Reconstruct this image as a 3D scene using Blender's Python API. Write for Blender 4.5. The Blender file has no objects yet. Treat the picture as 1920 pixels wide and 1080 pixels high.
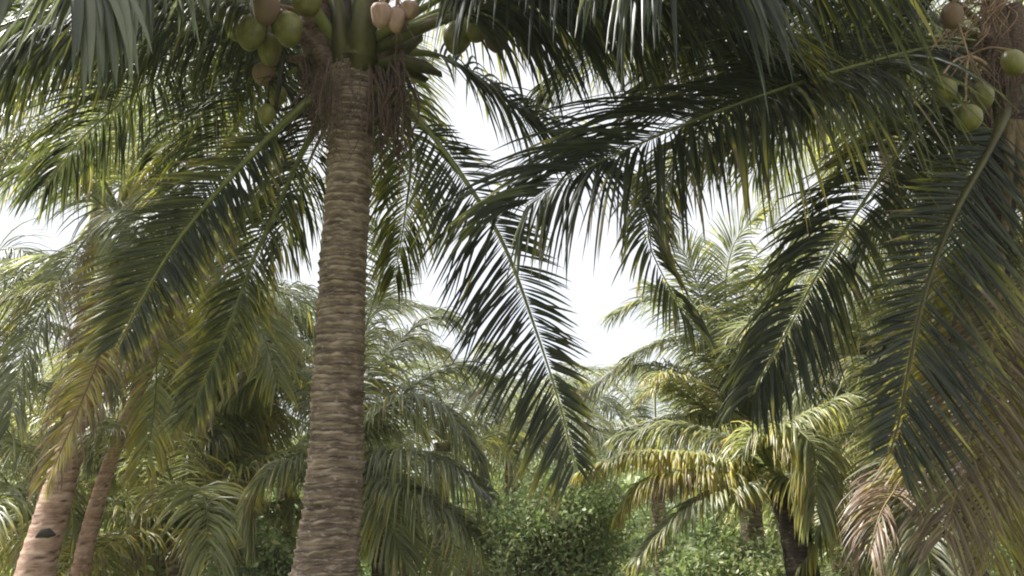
import bpy, math, random
import numpy as np
from mathutils import Vector, noise

S = bpy.context.scene
COL = S.collection
rng = np.random.default_rng(7)
random.seed(7)

# ------------------------------------------------------------------ camera
F = 1663.0                      # focal length in pixels of a 1920 wide picture
PITCH = math.radians(15.0)
CAM = np.array([0.0, 0.0, 1.6])
cam = bpy.data.cameras.new('camera')
cam.sensor_width = 36.0
cam.lens = 36.0 * F / 1920.0
cam.clip_end = 3000.0
cam.dof.use_dof = False
camo = bpy.data.objects.new('camera', cam)
camo.location = CAM
camo.rotation_euler = (math.pi / 2 + PITCH, 0, 0)
COL.objects.link(camo)
S.camera = camo

# ------------------------------------------------------------------ world, sun, exposure
SUN_EL, SUN_AZ = math.radians(52), math.radians(-66)      # azimuth measured from +Y (ahead) towards +X
w = bpy.data.worlds.new('World')
S.world = w
w.use_nodes = True
nt = w.node_tree
nt.nodes.clear()
out = nt.nodes.new('ShaderNodeOutputWorld')
bg = nt.nodes.new('ShaderNodeBackground')
sky = nt.nodes.new('ShaderNodeTexSky')
sky.sky_type = 'NISHITA'
sky.sun_disc = False
sky.sun_elevation = SUN_EL
sky.sun_rotation = SUN_AZ
tc = nt.nodes.new('ShaderNodeTexCoord')
cl = nt.nodes.new('ShaderNodeTexNoise')
cl.inputs['Scale'].default_value = 2.2
cl.inputs['Detail'].default_value = 5
rmp = nt.nodes.new('ShaderNodeMapRange')
rmp.inputs['From Min'].default_value = 0.25
rmp.inputs['From Max'].default_value = 0.62
rmp.inputs['To Min'].default_value = 0.72
rmp.inputs['To Max'].default_value = 1.0
mx = nt.nodes.new('ShaderNodeMix')
mx.data_type = 'RGBA'
mx.inputs['B'].default_value = (6.9, 7.0, 7.2, 1)        # a bright even cloud layer
nt.links.new(tc.outputs['Generated'], cl.inputs['Vector'])
nt.links.new(cl.outputs['Fac'], rmp.inputs['Value'])
nt.links.new(rmp.outputs['Result'], mx.inputs['Factor'])
nt.links.new(sky.outputs['Color'], mx.inputs['A'])
nt.links.new(mx.outputs['Result'], bg.inputs['Color'])
bg.inputs['Strength'].default_value = 0.065
nt.links.new(bg.outputs['Background'], out.inputs['Surface'])

sl = bpy.data.lights.new('sun', 'SUN')
sl.energy = 5.0
sl.angle = math.radians(4.0)
sl.color = (1.0, 0.975, 0.945)
so = bpy.data.objects.new('sun', sl)
sd = Vector((math.sin(SUN_AZ) * math.cos(SUN_EL), math.cos(SUN_AZ) * math.cos(SUN_EL), math.sin(SUN_EL)))
so.rotation_euler = sd.to_track_quat('Z', 'Y').to_euler()
so.location = (0, 0, 30)
COL.objects.link(so)

S.view_settings.view_transform = 'Standard'
S.view_settings.look = 'None'
S.view_settings.exposure = 1.35
S.view_settings.gamma = 1.0
S.render.engine = 'CYCLES'
S.cycles.pixel_filter_type = 'BLACKMAN_HARRIS'
S.cycles.filter_width = 2.0
S.cycles.max_bounces = 8
S.cycles.transmission_bounces = 4
S.cycles.diffuse_bounces = 4
S.cycles.transparent_max_bounces = 8
S.cycles.volume_bounces = 0

# ------------------------------------------------------------------ helpers
def P(px, py, Y):
    """a point of the place seen at pixel (px, py) of the 1920x1080 photograph, Y metres ahead of the camera"""
    x = (px - 960.0) / F
    y = (540.0 - py) / F
    d = np.array([x, math.cos(PITCH) - y * math.sin(PITCH), math.sin(PITCH) + y * math.cos(PITCH)])
    return CAM + d * (Y / d[1])

def ppm(py, Y):
    """pixels per metre there"""
    y = (540.0 - py) / F
    return F * (math.cos(PITCH) - y * math.sin(PITCH)) / Y

def nrm(a):
    return a / np.maximum(np.linalg.norm(a, axis=-1, keepdims=True), 1e-9)

def spline(pts, n):
    """Catmull-Rom through pts, n samples evenly spaced by length"""
    p = np.asarray(pts, float)
    p = np.vstack([2 * p[0] - p[1], p, 2 * p[-1] - p[-2]])
    o = []
    for i in range(1, len(p) - 2):
        t = np.linspace(0, 1, 24, endpoint=False)[:, None]
        a, b, c, d = p[i - 1], p[i], p[i + 1], p[i + 2]
        o.append(0.5 * ((2 * b) + (c - a) * t + (2 * a - 5 * b + 4 * c - d) * t ** 2 + (3 * b - a - 3 * c + d) * t ** 3))
    o.append(p[-2][None])
    o = np.vstack(o)
    s = np.concatenate([[0], np.cumsum(np.linalg.norm(np.diff(o, axis=0), axis=1))])
    u = np.linspace(0, s[-1], n)
    return np.stack([np.interp(u, s, o[:, k]) for k in range(o.shape[1])], 1)

def mesh_obj(name, v, f, mats, parent=None, origin=None, smooth=True, tint=None, midx=None, size=4):
    me = bpy.data.meshes.new(name)
    v = np.asarray(v, float)
    org = np.zeros(3) if origin is None else np.asarray(origin, float)
    v = v - org
    if isinstance(f, np.ndarray):
        k = f.shape[1]
        me.vertices.add(len(v)); me.vertices.foreach_set('co', v.ravel())
        me.loops.add(f.size); me.loops.foreach_set('vertex_index', f.ravel().astype(np.int32))
        me.polygons.add(len(f))
        me.polygons.foreach_set('loop_start', np.arange(0, f.size, k, dtype=np.int32))
        me.update(calc_edges=True)
    else:
        me.from_pydata(v.tolist(), [], f)
        me.update()
    for m in (mats if isinstance(mats, (list, tuple)) else [mats]):
        me.materials.append(m)
    if midx is not None:
        me.polygons.foreach_set('material_index', np.asarray(midx, np.int32))
    if smooth:
        me.polygons.foreach_set('use_smooth', np.ones(len(me.polygons), bool))
    if tint is not None:
        a = me.color_attributes.new('tint', 'FLOAT_COLOR', 'POINT')
        t = np.ones((len(v), 4)); t[:, :3] = tint
        a.data.foreach_set('color', t.ravel())
    o = bpy.data.objects.new(name, me)
    COL.objects.link(o)
    if parent is not None:
        o.parent = parent
        o.location = org - ORG[parent.name]
    else:
        o.location = org
    ORG[o.name] = org
    return o

ORG = {}
def thing(name, label, cat, loc, group=None):
    o = bpy.data.objects.new(name, None)
    COL.objects.link(o)
    o.location = loc
    o.empty_display_size = 0.3
    ORG[o.name] = np.asarray(loc, float)
    o['label'] = label
    o['category'] = cat
    if group:
        o['group'] = group
    return o

class Geo:
    def __init__(s):
        s.v, s.f, s.m, s.n, s.t = [], [], [], 0, []
    def add(s, v, f, m=0, t=(0.5, 0.5, 0.5)):
        s.v.append(np.asarray(v, float)); s.f.append(np.asarray(f, int) + s.n); s.m.append(np.full(len(f), m))
        tt = np.empty((len(v), 3)); tt[:] = t; s.t.append(tt)
        s.n += len(v)
    def tube(s, pts, r, sides=8, m=0, t=(0.5, 0.5, 0.5), flat=1.0, cap=True):
        pts = np.asarray(pts, float); n = len(pts)
        r = np.broadcast_to(np.asarray(r, float), (n,))
        T = nrm(np.gradient(pts, axis=0))
        up = np.array([0, 0, 1.0]) if abs(T[0][2]) < 0.9 else np.array([0, 1.0, 0])
        rings = []
        for i in range(n):
            a = nrm(np.cross(T[i], up)); up = nrm(np.cross(a, T[i]))
            th = np.linspace(0, 2 * math.pi, sides, endpoint=False)
            rings.append(pts[i] + r[i] * (np.cos(th)[:, None] * a + flat * np.sin(th)[:, None] * up))
        v = np.vstack(rings)
        i = np.arange(n - 1)[:, None] * sides; j = np.arange(sides)[None]; j2 = (j + 1) % sides
        f = np.stack([i + j, i + j2, i + sides + j2, i + sides + j], -1).reshape(-1, 4)
        s.add(v, f, m, t)
    def build(s, name, mats, parent=None, origin=None, smooth=True):
        return mesh_obj(name, np.vstack(s.v), np.vstack(s.f), mats, parent, origin, smooth, np.vstack(s.t), np.concatenate(s.m))

# ------------------------------------------------------------------ materials
def newmat(name):
    m = bpy.data.materials.new(name); m.use_nodes = True
    t = m.node_tree; t.nodes.clear()
    o = t.nodes.new('ShaderNodeOutputMaterial')
    return m, t, o

def ramp(t, stops):
    r = t.nodes.new('ShaderNodeValToRGB')
    e = r.color_ramp.elements
    while len(e) > 1:
        e.remove(e[-1])
    e[0].position = stops[0][0]; e[0].color = (*stops[0][1], 1)
    for p, c in stops[1:]:
        x = e.new(p); x.color = (*c, 1)
    return r

def leaf_material(name, stops, rough=0.38, trans=0.38, tcol=(1.7, 1.7, 0.6), spec=0.5, nscale=6.0):
    m, t, o = newmat(name)
    at = t.nodes.new('ShaderNodeAttribute'); at.attribute_name = 'tint'
    sp = t.nodes.new('ShaderNodeSeparateColor')
    t.links.new(at.outputs['Color'], sp.inputs['Color'])
    tcn = t.nodes.new('ShaderNodeTexCoord')
    nz = t.nodes.new('ShaderNodeTexNoise'); nz.inputs['Scale'].default_value = nscale; nz.inputs['Detail'].default_value = 4
    t.links.new(tcn.outputs['Object'], nz.inputs['Vector'])
    ad = t.nodes.new('ShaderNodeMath'); ad.operation = 'MULTIPLY_ADD'
    ad.inputs[1].default_value = 0.22; 
    t.links.new(nz.outputs['Fac'], ad.inputs[0])
    sb = t.nodes.new('ShaderNodeMath'); sb.operation = 'SUBTRACT'; sb.inputs[1].default_value = 0.11
    t.links.new(sp.outputs['Blue'], sb.inputs[0])
    t.links.new(sb.outputs[0], ad.inputs[2])
    r = ramp(t, stops)
    t.links.new(ad.outputs[0], r.inputs['Fac'])
    # leaf-to-leaf value differences
    hv = t.nodes.new('ShaderNodeHueSaturation')
    mr = t.nodes.new('ShaderNodeMapRange'); mr.inputs['To Min'].default_value = 0.6; mr.inputs['To Max'].default_value = 1.45
    t.links.new(sp.outputs['Red'], mr.inputs['Value'])
    t.links.new(mr.outputs[0], hv.inputs['Value'])
    t.links.new(r.outputs['Color'], hv.inputs['Color'])
    pb = t.nodes.new('ShaderNodeBsdfPrincipled')
    pb.inputs['Roughness'].default_value = rough
    pb.inputs['Specular IOR Level'].default_value = spec
    t.links.new(hv.outputs['Color'], pb.inputs['Base Color'])
    tr = t.nodes.new('ShaderNodeBsdfTranslucent')
    mu = t.nodes.new('ShaderNodeMix'); mu.data_type = 'RGBA'; mu.blend_type = 'MULTIPLY'; mu.inputs['Factor'].default_value = 1.0
    mu.inputs['B'].default_value = (*tcol, 1)
    t.links.new(hv.outputs['Color'], mu.inputs['A'])
    t.links.new(mu.outputs['Result'], tr.inputs['Color'])
    ms = t.nodes.new('ShaderNodeMixShader'); ms.inputs['Fac'].default_value = trans
    t.links.new(pb.outputs[0], ms.inputs[1]); t.links.new(tr.outputs[0], ms.inputs[2])
    t.links.new(ms.outputs[0], o.inputs['Surface'])
    return m

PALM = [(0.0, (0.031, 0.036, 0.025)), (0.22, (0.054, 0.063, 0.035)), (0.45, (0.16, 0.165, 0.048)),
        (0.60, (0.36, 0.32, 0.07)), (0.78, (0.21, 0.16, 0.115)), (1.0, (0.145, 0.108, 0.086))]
M_LEAF = leaf_material('palm_leaf', PALM, rough=0.46, trans=0.38, spec=0.42, tcol=(1.65, 1.75, 0.85))  # near palms: shade within their crowns is put into this darker colour
M_LEAF_LIT = leaf_material('lit_palm_leaf', [(0.0, (0.12, 0.13, 0.095)), (0.22, (0.235, 0.243, 0.157)), (0.45, (0.33, 0.335, 0.155)),  # paler copy: light on back palms put into colour, with some younger green
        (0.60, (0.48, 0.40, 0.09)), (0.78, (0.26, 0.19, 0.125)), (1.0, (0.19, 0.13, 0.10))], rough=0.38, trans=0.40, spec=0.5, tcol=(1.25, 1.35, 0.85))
M_BUSH = leaf_material('bush_leaf', [(0.0, (0.14, 0.18, 0.10)), (0.5, (0.235, 0.30, 0.15)), (1.0, (0.42, 0.40, 0.23))],
                       rough=0.5, trans=0.33, tcol=(1.2, 1.35, 0.75), nscale=1.5)

def solid_material(name, c1, c2, rough=0.6, scale=(6, 6, 30), bump=0.3, nrough=0.6, tintmix=True, spec=0.3, detail=6):
    m, t, o = newmat(name)
    tcn = t.nodes.new('ShaderNodeTexCoord')
    mp = t.nodes.new('ShaderNodeMapping'); mp.inputs['Scale'].default_value = scale
    t.links.new(tcn.outputs['Object'], mp.inputs['Vector'])
    nz = t.nodes.new('ShaderNodeTexNoise'); nz.inputs['Scale'].default_value = 1.0
    nz.inputs['Detail'].default_value = detail; nz.inputs['Roughness'].default_value = nrough
    t.links.new(mp.outputs[0], nz.inputs['Vector'])
    r = ramp(t, [(0.32, c1), (0.68, c2)])
    t.links.new(nz.outputs['Fac'], r.inputs['Fac'])
    pb = t.nodes.new('ShaderNodeBsdfPrincipled')
    pb.inputs['Roughness'].default_value = rough
    pb.inputs['Specular IOR Level'].default_value = spec
    t.links.new(r.outputs['Color'], pb.inputs['Base Color'])
    bp = t.nodes.new('ShaderNodeBump'); bp.inputs['Strength'].default_value = bump; bp.inputs['Distance'].default_value = 0.01
    t.links.new(nz.outputs['Fac'], bp.inputs['Height'])
    t.links.new(bp.outputs[0], pb.inputs['Normal'])
    t.links.new(pb.outputs[0], o.inputs['Surface'])
    return m

M_RIB = solid_material('frond_midrib', (0.13, 0.15, 0.045), (0.24, 0.25, 0.08), 0.4, (8, 8, 8), 0.1)
M_RIB_OLD = solid_material('old_midrib', (0.16, 0.12, 0.06), (0.28, 0.20, 0.10), 0.6, (8, 8, 8), 0.2)
M_PETIOLE = solid_material('petiole', (0.04, 0.030, 0.016), (0.115, 0.11, 0.032), 0.42, (5, 5, 3), 0.1)
M_PETIOLE_Y = solid_material('yellow_petiole', (0.40, 0.30, 0.06), (0.50, 0.42, 0.10), 0.42, (5, 5, 3), 0.1)
M_FIBRE = solid_material('coconut_fibre', (0.055, 0.036, 0.028), (0.22, 0.15, 0.115), 0.85, (25, 25, 60), 0.6)
M_STALK = solid_material('dry_stalk', (0.22, 0.13, 0.08), (0.46, 0.31, 0.20), 0.7, (12, 12, 12), 0.3)
M_DARKSTALK = solid_material('dark_stalk', (0.02, 0.017, 0.013), (0.06, 0.05, 0.035), 0.6, (12, 12, 12), 0.3)
M_NUT = solid_material('green_husk', (0.085, 0.075, 0.025), (0.25, 0.235, 0.06), 0.40, (9, 9, 6), 0.1, spec=0.45, detail=7)
M_NUT_BROWN = solid_material('brown_husk', (0.15, 0.095, 0.06), (0.26, 0.17, 0.115), 0.6, (6, 6, 4), 0.1)
M_NUT_DRY = solid_material('shrivelled_husk', (0.25, 0.15, 0.10), (0.50, 0.33, 0.25), 0.7, (14, 14, 5), 0.5)
M_CALYX = solid_material('calyx', (0.14, 0.10, 0.04), (0.28, 0.23, 0.10), 0.6, (20, 20, 20), 0.2)
M_TWIG = solid_material('twig_bark', (0.06, 0.045, 0.03), (0.13, 0.10, 0.07), 0.8, (12, 12, 12), 0.3)

def bark_material(name, dark, mid, light, ring=1.0):
    m, t, o = newmat(name)
    L = t.links.new
    tcn = t.nodes.new('ShaderNodeTexCoord')
    at = t.nodes.new('ShaderNodeAttribute'); at.attribute_name = 'tint'
    sp = t.nodes.new('ShaderNodeSeparateColor'); L(at.outputs['Color'], sp.inputs['Color'])
    def nz(scale, detail=6, rough=0.65):
        mp = t.nodes.new('ShaderNodeMapping'); mp.inputs['Scale'].default_value = scale
        L(tcn.outputs['Object'], mp.inputs['Vector'])
        n = t.nodes.new('ShaderNodeTexNoise'); n.inputs['Scale'].default_value = 1
        n.inputs['Detail'].default_value = detail; n.inputs['Roughness'].default_value = rough
        L(mp.outputs[0], n.inputs['Vector']); return n
    fine = nz((5, 5, 60))
    blot = nz((3.5, 3.5, 6), 5)
    fleck = nz((22, 22, 60), 3, 0.5)
    r = ramp(t, [(0.36, dark), (0.5, mid), (0.64, light)])
    a = t.nodes.new('ShaderNodeMath'); a.operation = 'MULTIPLY_ADD'; a.inputs[1].default_value = 0.55
    b = t.nodes.new('ShaderNodeMath'); b.operation = 'MULTIPLY_ADD'; b.inputs[1].default_value = 0.45; b.inputs[2].default_value = 0.0
    L(blot.outputs['Fac'], b.inputs[0]); L(fine.outputs['Fac'], a.inputs[0]); L(b.outputs[0], a.inputs[2])
    L(a.outputs[0], r.inputs['Fac'])
    # scars are darker wood: tint green channel = scar
    mxx = t.nodes.new('ShaderNodeMix'); mxx.data_type = 'RGBA'; mxx.inputs['B'].default_value = (*[c * 0.45 for c in (0.04, 0.03, 0.025)], 1)
    L(sp.outputs['Green'], mxx.inputs['Factor']); L(r.outputs['Color'], mxx.inputs['A'])
    # the worn lip of each scar is paler wood: tint red channel
    ml = t.nodes.new('ShaderNodeMix'); ml.data_type = 'RGBA'; ml.inputs['B'].default_value = (*[min(1, c * 1.25) for c in light], 1)
    L(sp.outputs['Red'], ml.inputs['Factor']); L(mxx.outputs['Result'], ml.inputs['A'])
    # pale lichen flecks
    fr = ramp(t, [(0.60, (0, 0, 0)), (0.70, (1, 1, 1))]); L(fleck.outputs['Fac'], fr.inputs['Fac'])
    m2 = t.nodes.new('ShaderNodeMix'); m2.data_type = 'RGBA'; m2.inputs['B'].default_value = (0.48, 0.41, 0.36, 1)
    fm = t.nodes.new('ShaderNodeMath'); fm.operation = 'MULTIPLY'; fm.inputs[1].default_value = 0.6
    L(fr.outputs['Color'], fm.inputs[0]); L(fm.outputs[0], m2.inputs['Factor']); L(ml.outputs['Result'], m2.inputs['A'])
    pb = t.nodes.new('ShaderNodeBsdfPrincipled'); pb.inputs['Roughness'].default_value = 0.8
    pb.inputs['Specular IOR Level'].default_value = 0.25
    L(m2.outputs['Result'], pb.inputs['Base Color'])
    bp = t.nodes.new('ShaderNodeBump'); bp.inputs['Strength'].default_value = 0.6; bp.inputs['Distance'].default_value = 0.008
    L(a.outputs[0], bp.inputs['Height']); L(bp.outputs[0], pb.inputs['Normal'])
    L(pb.outputs[0], o.inputs['Surface'])
    return m

M_BARK = bark_material('palm_bark', (0.047, 0.034, 0.026), (0.205, 0.148, 0.110), (0.45, 0.35, 0.27))
M_BARK_PINK = bark_material('pink_palm_bark', (0.20, 0.115, 0.08), (0.42, 0.26, 0.185), (0.60, 0.43, 0.33))
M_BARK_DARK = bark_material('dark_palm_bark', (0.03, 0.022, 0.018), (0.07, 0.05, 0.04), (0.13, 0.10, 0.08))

# ------------------------------------------------------------------ setting: ground
def ground():
    m, t, o = newmat('ground_soil')
    tcn = t.nodes.new('ShaderNodeTexCoord')
    nz = t.nodes.new('ShaderNodeTexNoise'); nz.inputs['Scale'].default_value = 0.7; nz.inputs['Detail'].default_value = 9
    t.links.new(tcn.outputs['Object'], nz.inputs['Vector'])
    r = ramp(t, [(0.35, (0.09, 0.07, 0.04)), (0.5, (0.07, 0.09, 0.03)), (0.65, (0.11, 0.13, 0.045))])
    t.links.new(nz.outputs['Fac'], r.inputs['Fac'])
    pb = t.nodes.new('ShaderNodeBsdfPrincipled'); pb.inputs['Roughness'].default_value = 0.95
    t.links.new(r.outputs['Color'], pb.inputs['Base Color'])
    t.links.new(pb.outputs[0], o.inputs['Surface'])
    n = 90
    u = np.linspace(-1, 1, n); g = np.sign(u) * (np.abs(u) ** 2.6) * 900
    X, Y = np.meshgrid(g, g)
    Z = np.array([[0.06 * noise.noise((x * 0.35, y * 0.35, 0)) for x, y in zip(a, b)] for a, b in zip(X, Y)])
    v = np.stack([X.ravel(), Y.ravel(), Z.ravel()], 1)
    i = np.arange(n - 1)[:, None] * n; j = np.arange(n - 1)[None]
    f = np.stack([i + j, i + j + 1, i + n + j + 1, i + n + j], -1).reshape(-1, 4)
    o = mesh_obj('ground', v, f, m)
    o['kind'] = 'structure'
ground()

# ------------------------------------------------------------------ frond
def frond(parent, pts, L=0.9, n=80, droop=1.0, dry=0.12, width=0.042, stem=0.10, seg=6, rib_r=0.022, tipdry=0.25,
          base=0.0, roll=0.0, jit=0.12, fold=0.35, rib=None, sweep=(15, 62), lift=0.15, gap=0.06, twist=0.5, label=None,
          face=0.0, dens=None, mat=None, side_dry=0.0, midrib=True, broken=0.08, tiplen=0.45, sidek=(1.0, 1.0)):
    """a pinnate leaf: leaflets (this part) on a midrib (its sub-part). pts are world points, stem = bare petiole share."""
    if dens is None:
        dens = 1.45 if face > 0.45 else 1.9
    n = int(n * dens); width = width * (0.50 if dens < 1.5 else 0.44); tipdry = tipdry * 0.55; L = L * 1.08
    ph = random.random() * 40
    N = max(n, 24)
    c = spline(pts, N * 2)
    T = nrm(np.gradient(c, axis=0))
    up = nrm(np.array([0, -face, 1.0 - face + 1e-3]))
    Nn = np.empty_like(c)
    u = up - T[0] * np.dot(up, T[0])
    if np.linalg.norm(u) < 0.25:
        u = np.array([0, -1.0, 0.2])
    u = nrm(u)
    for i in range(len(c)):
        u = u - T[i] * np.dot(u, T[i])
        g = up - T[i] * np.dot(up, T[i])                      # slowly return to the upright
        u = nrm(nrm(u) + 0.08 * g)
        Nn[i] = u
    Sd = nrm(np.cross(T, Nn))
    if roll:
        a = math.radians(roll)
        Sd, Nn = Sd * math.cos(a) + Nn * math.sin(a), Nn * math.cos(a) - Sd * math.sin(a)
    V, Fc, Tn = [], [], []
    off = 0
    for si, side in enumerate((-1.0, 1.0)):
        s = stem + (1 - stem) * (np.arange(n) + 0.5) / n + rng.normal(0, 0.15 / n, n)
        s = np.clip(s, 0, 0.998)
        keep = rng.random(n) > gap + 0.5 * np.array([noise.noise((x * 9 + ph, side * 3, 1.7)) > 0.42 for x in s])
        s = s[keep]; k = len(s)
        idx = s * (len(c) - 1); i0 = np.clip(idx.astype(int), 0, len(c) - 2); fr = (idx - i0)[:, None]
        lerp = lambda A: A[i0] * (1 - fr) + A[i0 + 1] * fr
        p, t, nn, sdv = lerp(c), nrm(lerp(T)), nrm(lerp(Nn)), nrm(lerp(Sd)) * side
        q = (s - stem) / (1 - stem)
        prof = np.interp(q, [0, 0.12, 0.35, 0.65, 0.9, 1.0], [0.55, 0.85, 1.0, 0.9, tiplen + 0.2, tiplen])
        ll = L * sidek[si] * prof * (1 + rng.normal(0, 0.08, k))
        ang = np.radians(np.interp(q, [0, 0.5, 1], [sweep[0], (sweep[0] + sweep[1]) * 0.42, sweep[1]]) + rng.normal(0, 5, k))[:, None]
        lf = (lift + rng.normal(0, jit, k))[:, None]
        d = nrm(np.cos(ang) * sdv + np.sin(ang) * t + lf * nn + rng.normal(0, jit * 0.35, (k, 3)))
        p = p + sdv * rib_r * 0.5
        wv = t - d * np.sum(t * d, 1, keepdims=True); wv = nrm(wv)
        tw = rng.normal(0, twist, k)[:, None]
        bn = np.cross(d, wv)
        wv = nrm(wv * np.cos(tw) + bn * np.sin(tw))
        dk = droop * np.exp(rng.normal(0, 0.25, k))[:, None]
        brk = rng.random(k) < broken; bseg = rng.integers(2, seg, k)
        rr = rng.random(k)
        dd = np.clip(dry + side_dry * (side > 0) + rng.normal(0, 0.05, k), 0, 1)
        ts = np.linspace(0, 1, seg + 1)
        patch = np.array([max(0.0, 0.75 + 2.2 * noise.noise((x * 3.2 + ph, side * 5.0, ph))) for x in q])
        wp = np.interp(ts, [0, 0.12, 0.45, 0.8, 1.0], [0.35, 0.9, 1.0, 0.6, 0.04])
        rows = []
        for j in range(seg + 1):
            ww = width * wp[j] * 0.5 * (0.8 + 0.4 * rr[:, None])
            nrmv = np.cross(d, wv)
            a = p + wv * ww; b = p - wv * ww; mid = p + nrmv * ww * fold * 2 * np.sign(np.sum(nrmv * nn, 1, keepdims=True) + 1e-6)
            rows.append(np.stack([a, mid, b], 1))
            tn = np.empty((k, 3, 3)); tn[..., 0] = rr[:, None]; tn[..., 1] = ts[j]
            tn[..., 2] = np.clip(dd + patch * (0.5 * tipdry * ts[j] + tipdry * max(0, ts[j] - 0.45) / 0.55 * (0.3 + rr)) + (rr > 0.93) * (ts[j] > 0.6) * 0.5 * min(1.0, tipdry * 4), 0, 1)[:, None]
            Tn.append(tn)
            if j < seg:
                stp = (ll / seg)[:, None]
                p = p + d * stp
                # gravity acts more as the leaflet stretches out horizontally
                d = d + np.array([0, 0, -1.0]) * dk * (0.26 - 0.08 * ts[j]) * 6 / seg
                d[brk & (bseg == j)] += np.array([0, 0, -1.3])
                d = nrm(d)
                wv = nrm(wv - d * np.sum(wv * d, 1, keepdims=True))
        R = np.stack(rows, 0)                                   # seg+1, k, 3, 3
        V.append(R.reshape(-1, 3))
        a = np.arange(seg)[:, None, None] * k * 3 + np.arange(k)[None, :, None] * 3 + np.arange(2)[None, None, :]
        Fc.append((np.stack([a, a + 1, a + 1 + k * 3, a + k * 3], -1).reshape(-1, 4)) + off)
        off += R.shape[0] * k * 3
    tint = np.concatenate([x.reshape(-1, 3) for x in Tn])
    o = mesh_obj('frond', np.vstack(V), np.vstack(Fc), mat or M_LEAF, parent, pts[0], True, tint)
    if label:
        o['label'] = label
    if midrib:
        g = Geo()
        cc = spline(pts, 40)
        u = np.linspace(0, 1, 40)
        r = rib_r * np.interp(u, [0, 0.05, stem + 0.02, 1], [2.6, 1.9, 1.0, 0.16]) + base * np.interp(u, [0, stem + 0.08], [1, 0]) 
        g.tube(cc, r, 8, 0, flat=0.75)
        g.build('midrib', rib or (M_RIB if dry < 0.55 else M_RIB_OLD), o, pts[0])
    return o

def arc(c, az, el, length, bend, k=6):
    """points of a frond arching from c; az from +X anticlockwise seen from above, el = start angle"""
    az = math.radians(az); el = math.radians(el); bend = math.radians(bend)
    p = np.array(c, float); out = [p.copy()]
    for i in range(k):
        e = el - bend * ((i + 0.5) / k) ** 1.2
        p = p + length / k * np.array([math.cos(az) * math.cos(e), math.sin(az) * math.cos(e), math.sin(e)])
        out.append(p.copy())
    return np.array(out)

def W(*q):
    return np.array([P(*a) for a in q])

# ------------------------------------------------------------------ trunk
def trunk(parent, pts, radii, mat, spacing=0.085, step=0.012, sides=44, amp=0.012, bole=0.0):
    c = spline(np.hstack([np.asarray(pts), np.asarray(radii)[:, None]]), 400)
    s = np.concatenate([[0], np.cumsum(np.linalg.norm(np.diff(c[:, :3], axis=0), axis=1))])
    n = max(12, int(s[-1] / step))
    u = np.linspace(0, s[-1], n)
    cc = np.stack([np.interp(u, s, c[:, k]) for k in range(4)], 1)
    th = np.linspace(0, 2 * math.pi, sides, endpoint=False)
    ringpos = [0.0]
    while ringpos[-1] < s[-1] + 0.5:
        ringpos.append(ringpos[-1] + spacing * random.uniform(0.6, 1.4))
    ringpos = np.array(ringpos)
    V = np.empty((n, sides, 3)); SC = np.empty((n, sides)); LP = np.empty((n, sides))
    seed = random.random() * 50
    for i in range(n):
        cx, cy, cz, r = cc[i]
        for j, a in enumerate(th):
            ca, sa = math.cos(a), math.sin(a)
            wob = 0.35 * spacing * noise.noise((ca * 1.4 + seed, sa * 1.4, cz * 1.5)) + 0.15 * spacing * noise.noise((ca * 4, sa * 4 + seed, cz * 4))
            z = u[i] + wob
            k = int(np.searchsorted(ringpos, z)) - 1
            k = max(k, 0); z0, z1 = ringpos[k], ringpos[k + 1]
            f = (z - z0) / (z1 - z0)
            # a leaf scar: the wood swells to a lip, then steps back
            prof = f ** 1.5 - 0.4
            h = (math.sin(k * 12.9898 + seed) * 43758.5453) % 1.0
            rr = r + amp * (0.4 + 0.9 * h) * prof + 0.6 * amp * noise.noise((ca * 3, sa * 3, cz * 9 + seed)) + 0.025 * r * noise.noise((ca, sa, cz * 2))
            V[i, j] = (cx + rr * ca, cy + rr * sa, cz)
            e = min(f, 1 - f) * (z1 - z0)
            LP[i, j] = max(0.0, 1 - abs(f - 0.78) / 0.16) * max(0.0, 0.35 + 1.3 * noise.noise((ca * 3.1 + seed, sa * 3.1, k * 2.7)))
            SC[i, j] = max(0.0, 1 - e / 0.010) * (0.6 + 0.75 * h) * (0.8 + noise.noise((ca * 2, sa * 2, k * 3.3)))
    i = np.arange(n - 1)[:, None] * sides; j = np.arange(sides)[None]; j2 = (j + 1) % sides
    f = np.stack([i + j, i + j2, i + sides + j2, i + sides + j], -1).reshape(-1, 4)
    t = np.zeros((n * sides, 3)); t[:, 1] = np.clip(SC.ravel(), 0, 1); t[:, 0] = np.clip(LP.ravel(), 0, 1)
    return mesh_obj('trunk', V.reshape(-1, 3), f, mat, parent, pts[0], True, t)

def simple_trunk(parent, pts, radii, mat, **k):
    return trunk(parent, pts, radii, mat, spacing=0.10, step=0.025, sides=20, amp=0.010, **k)

def base_point(px, py, Y):
    p = P(px, py, Y); return p

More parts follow.
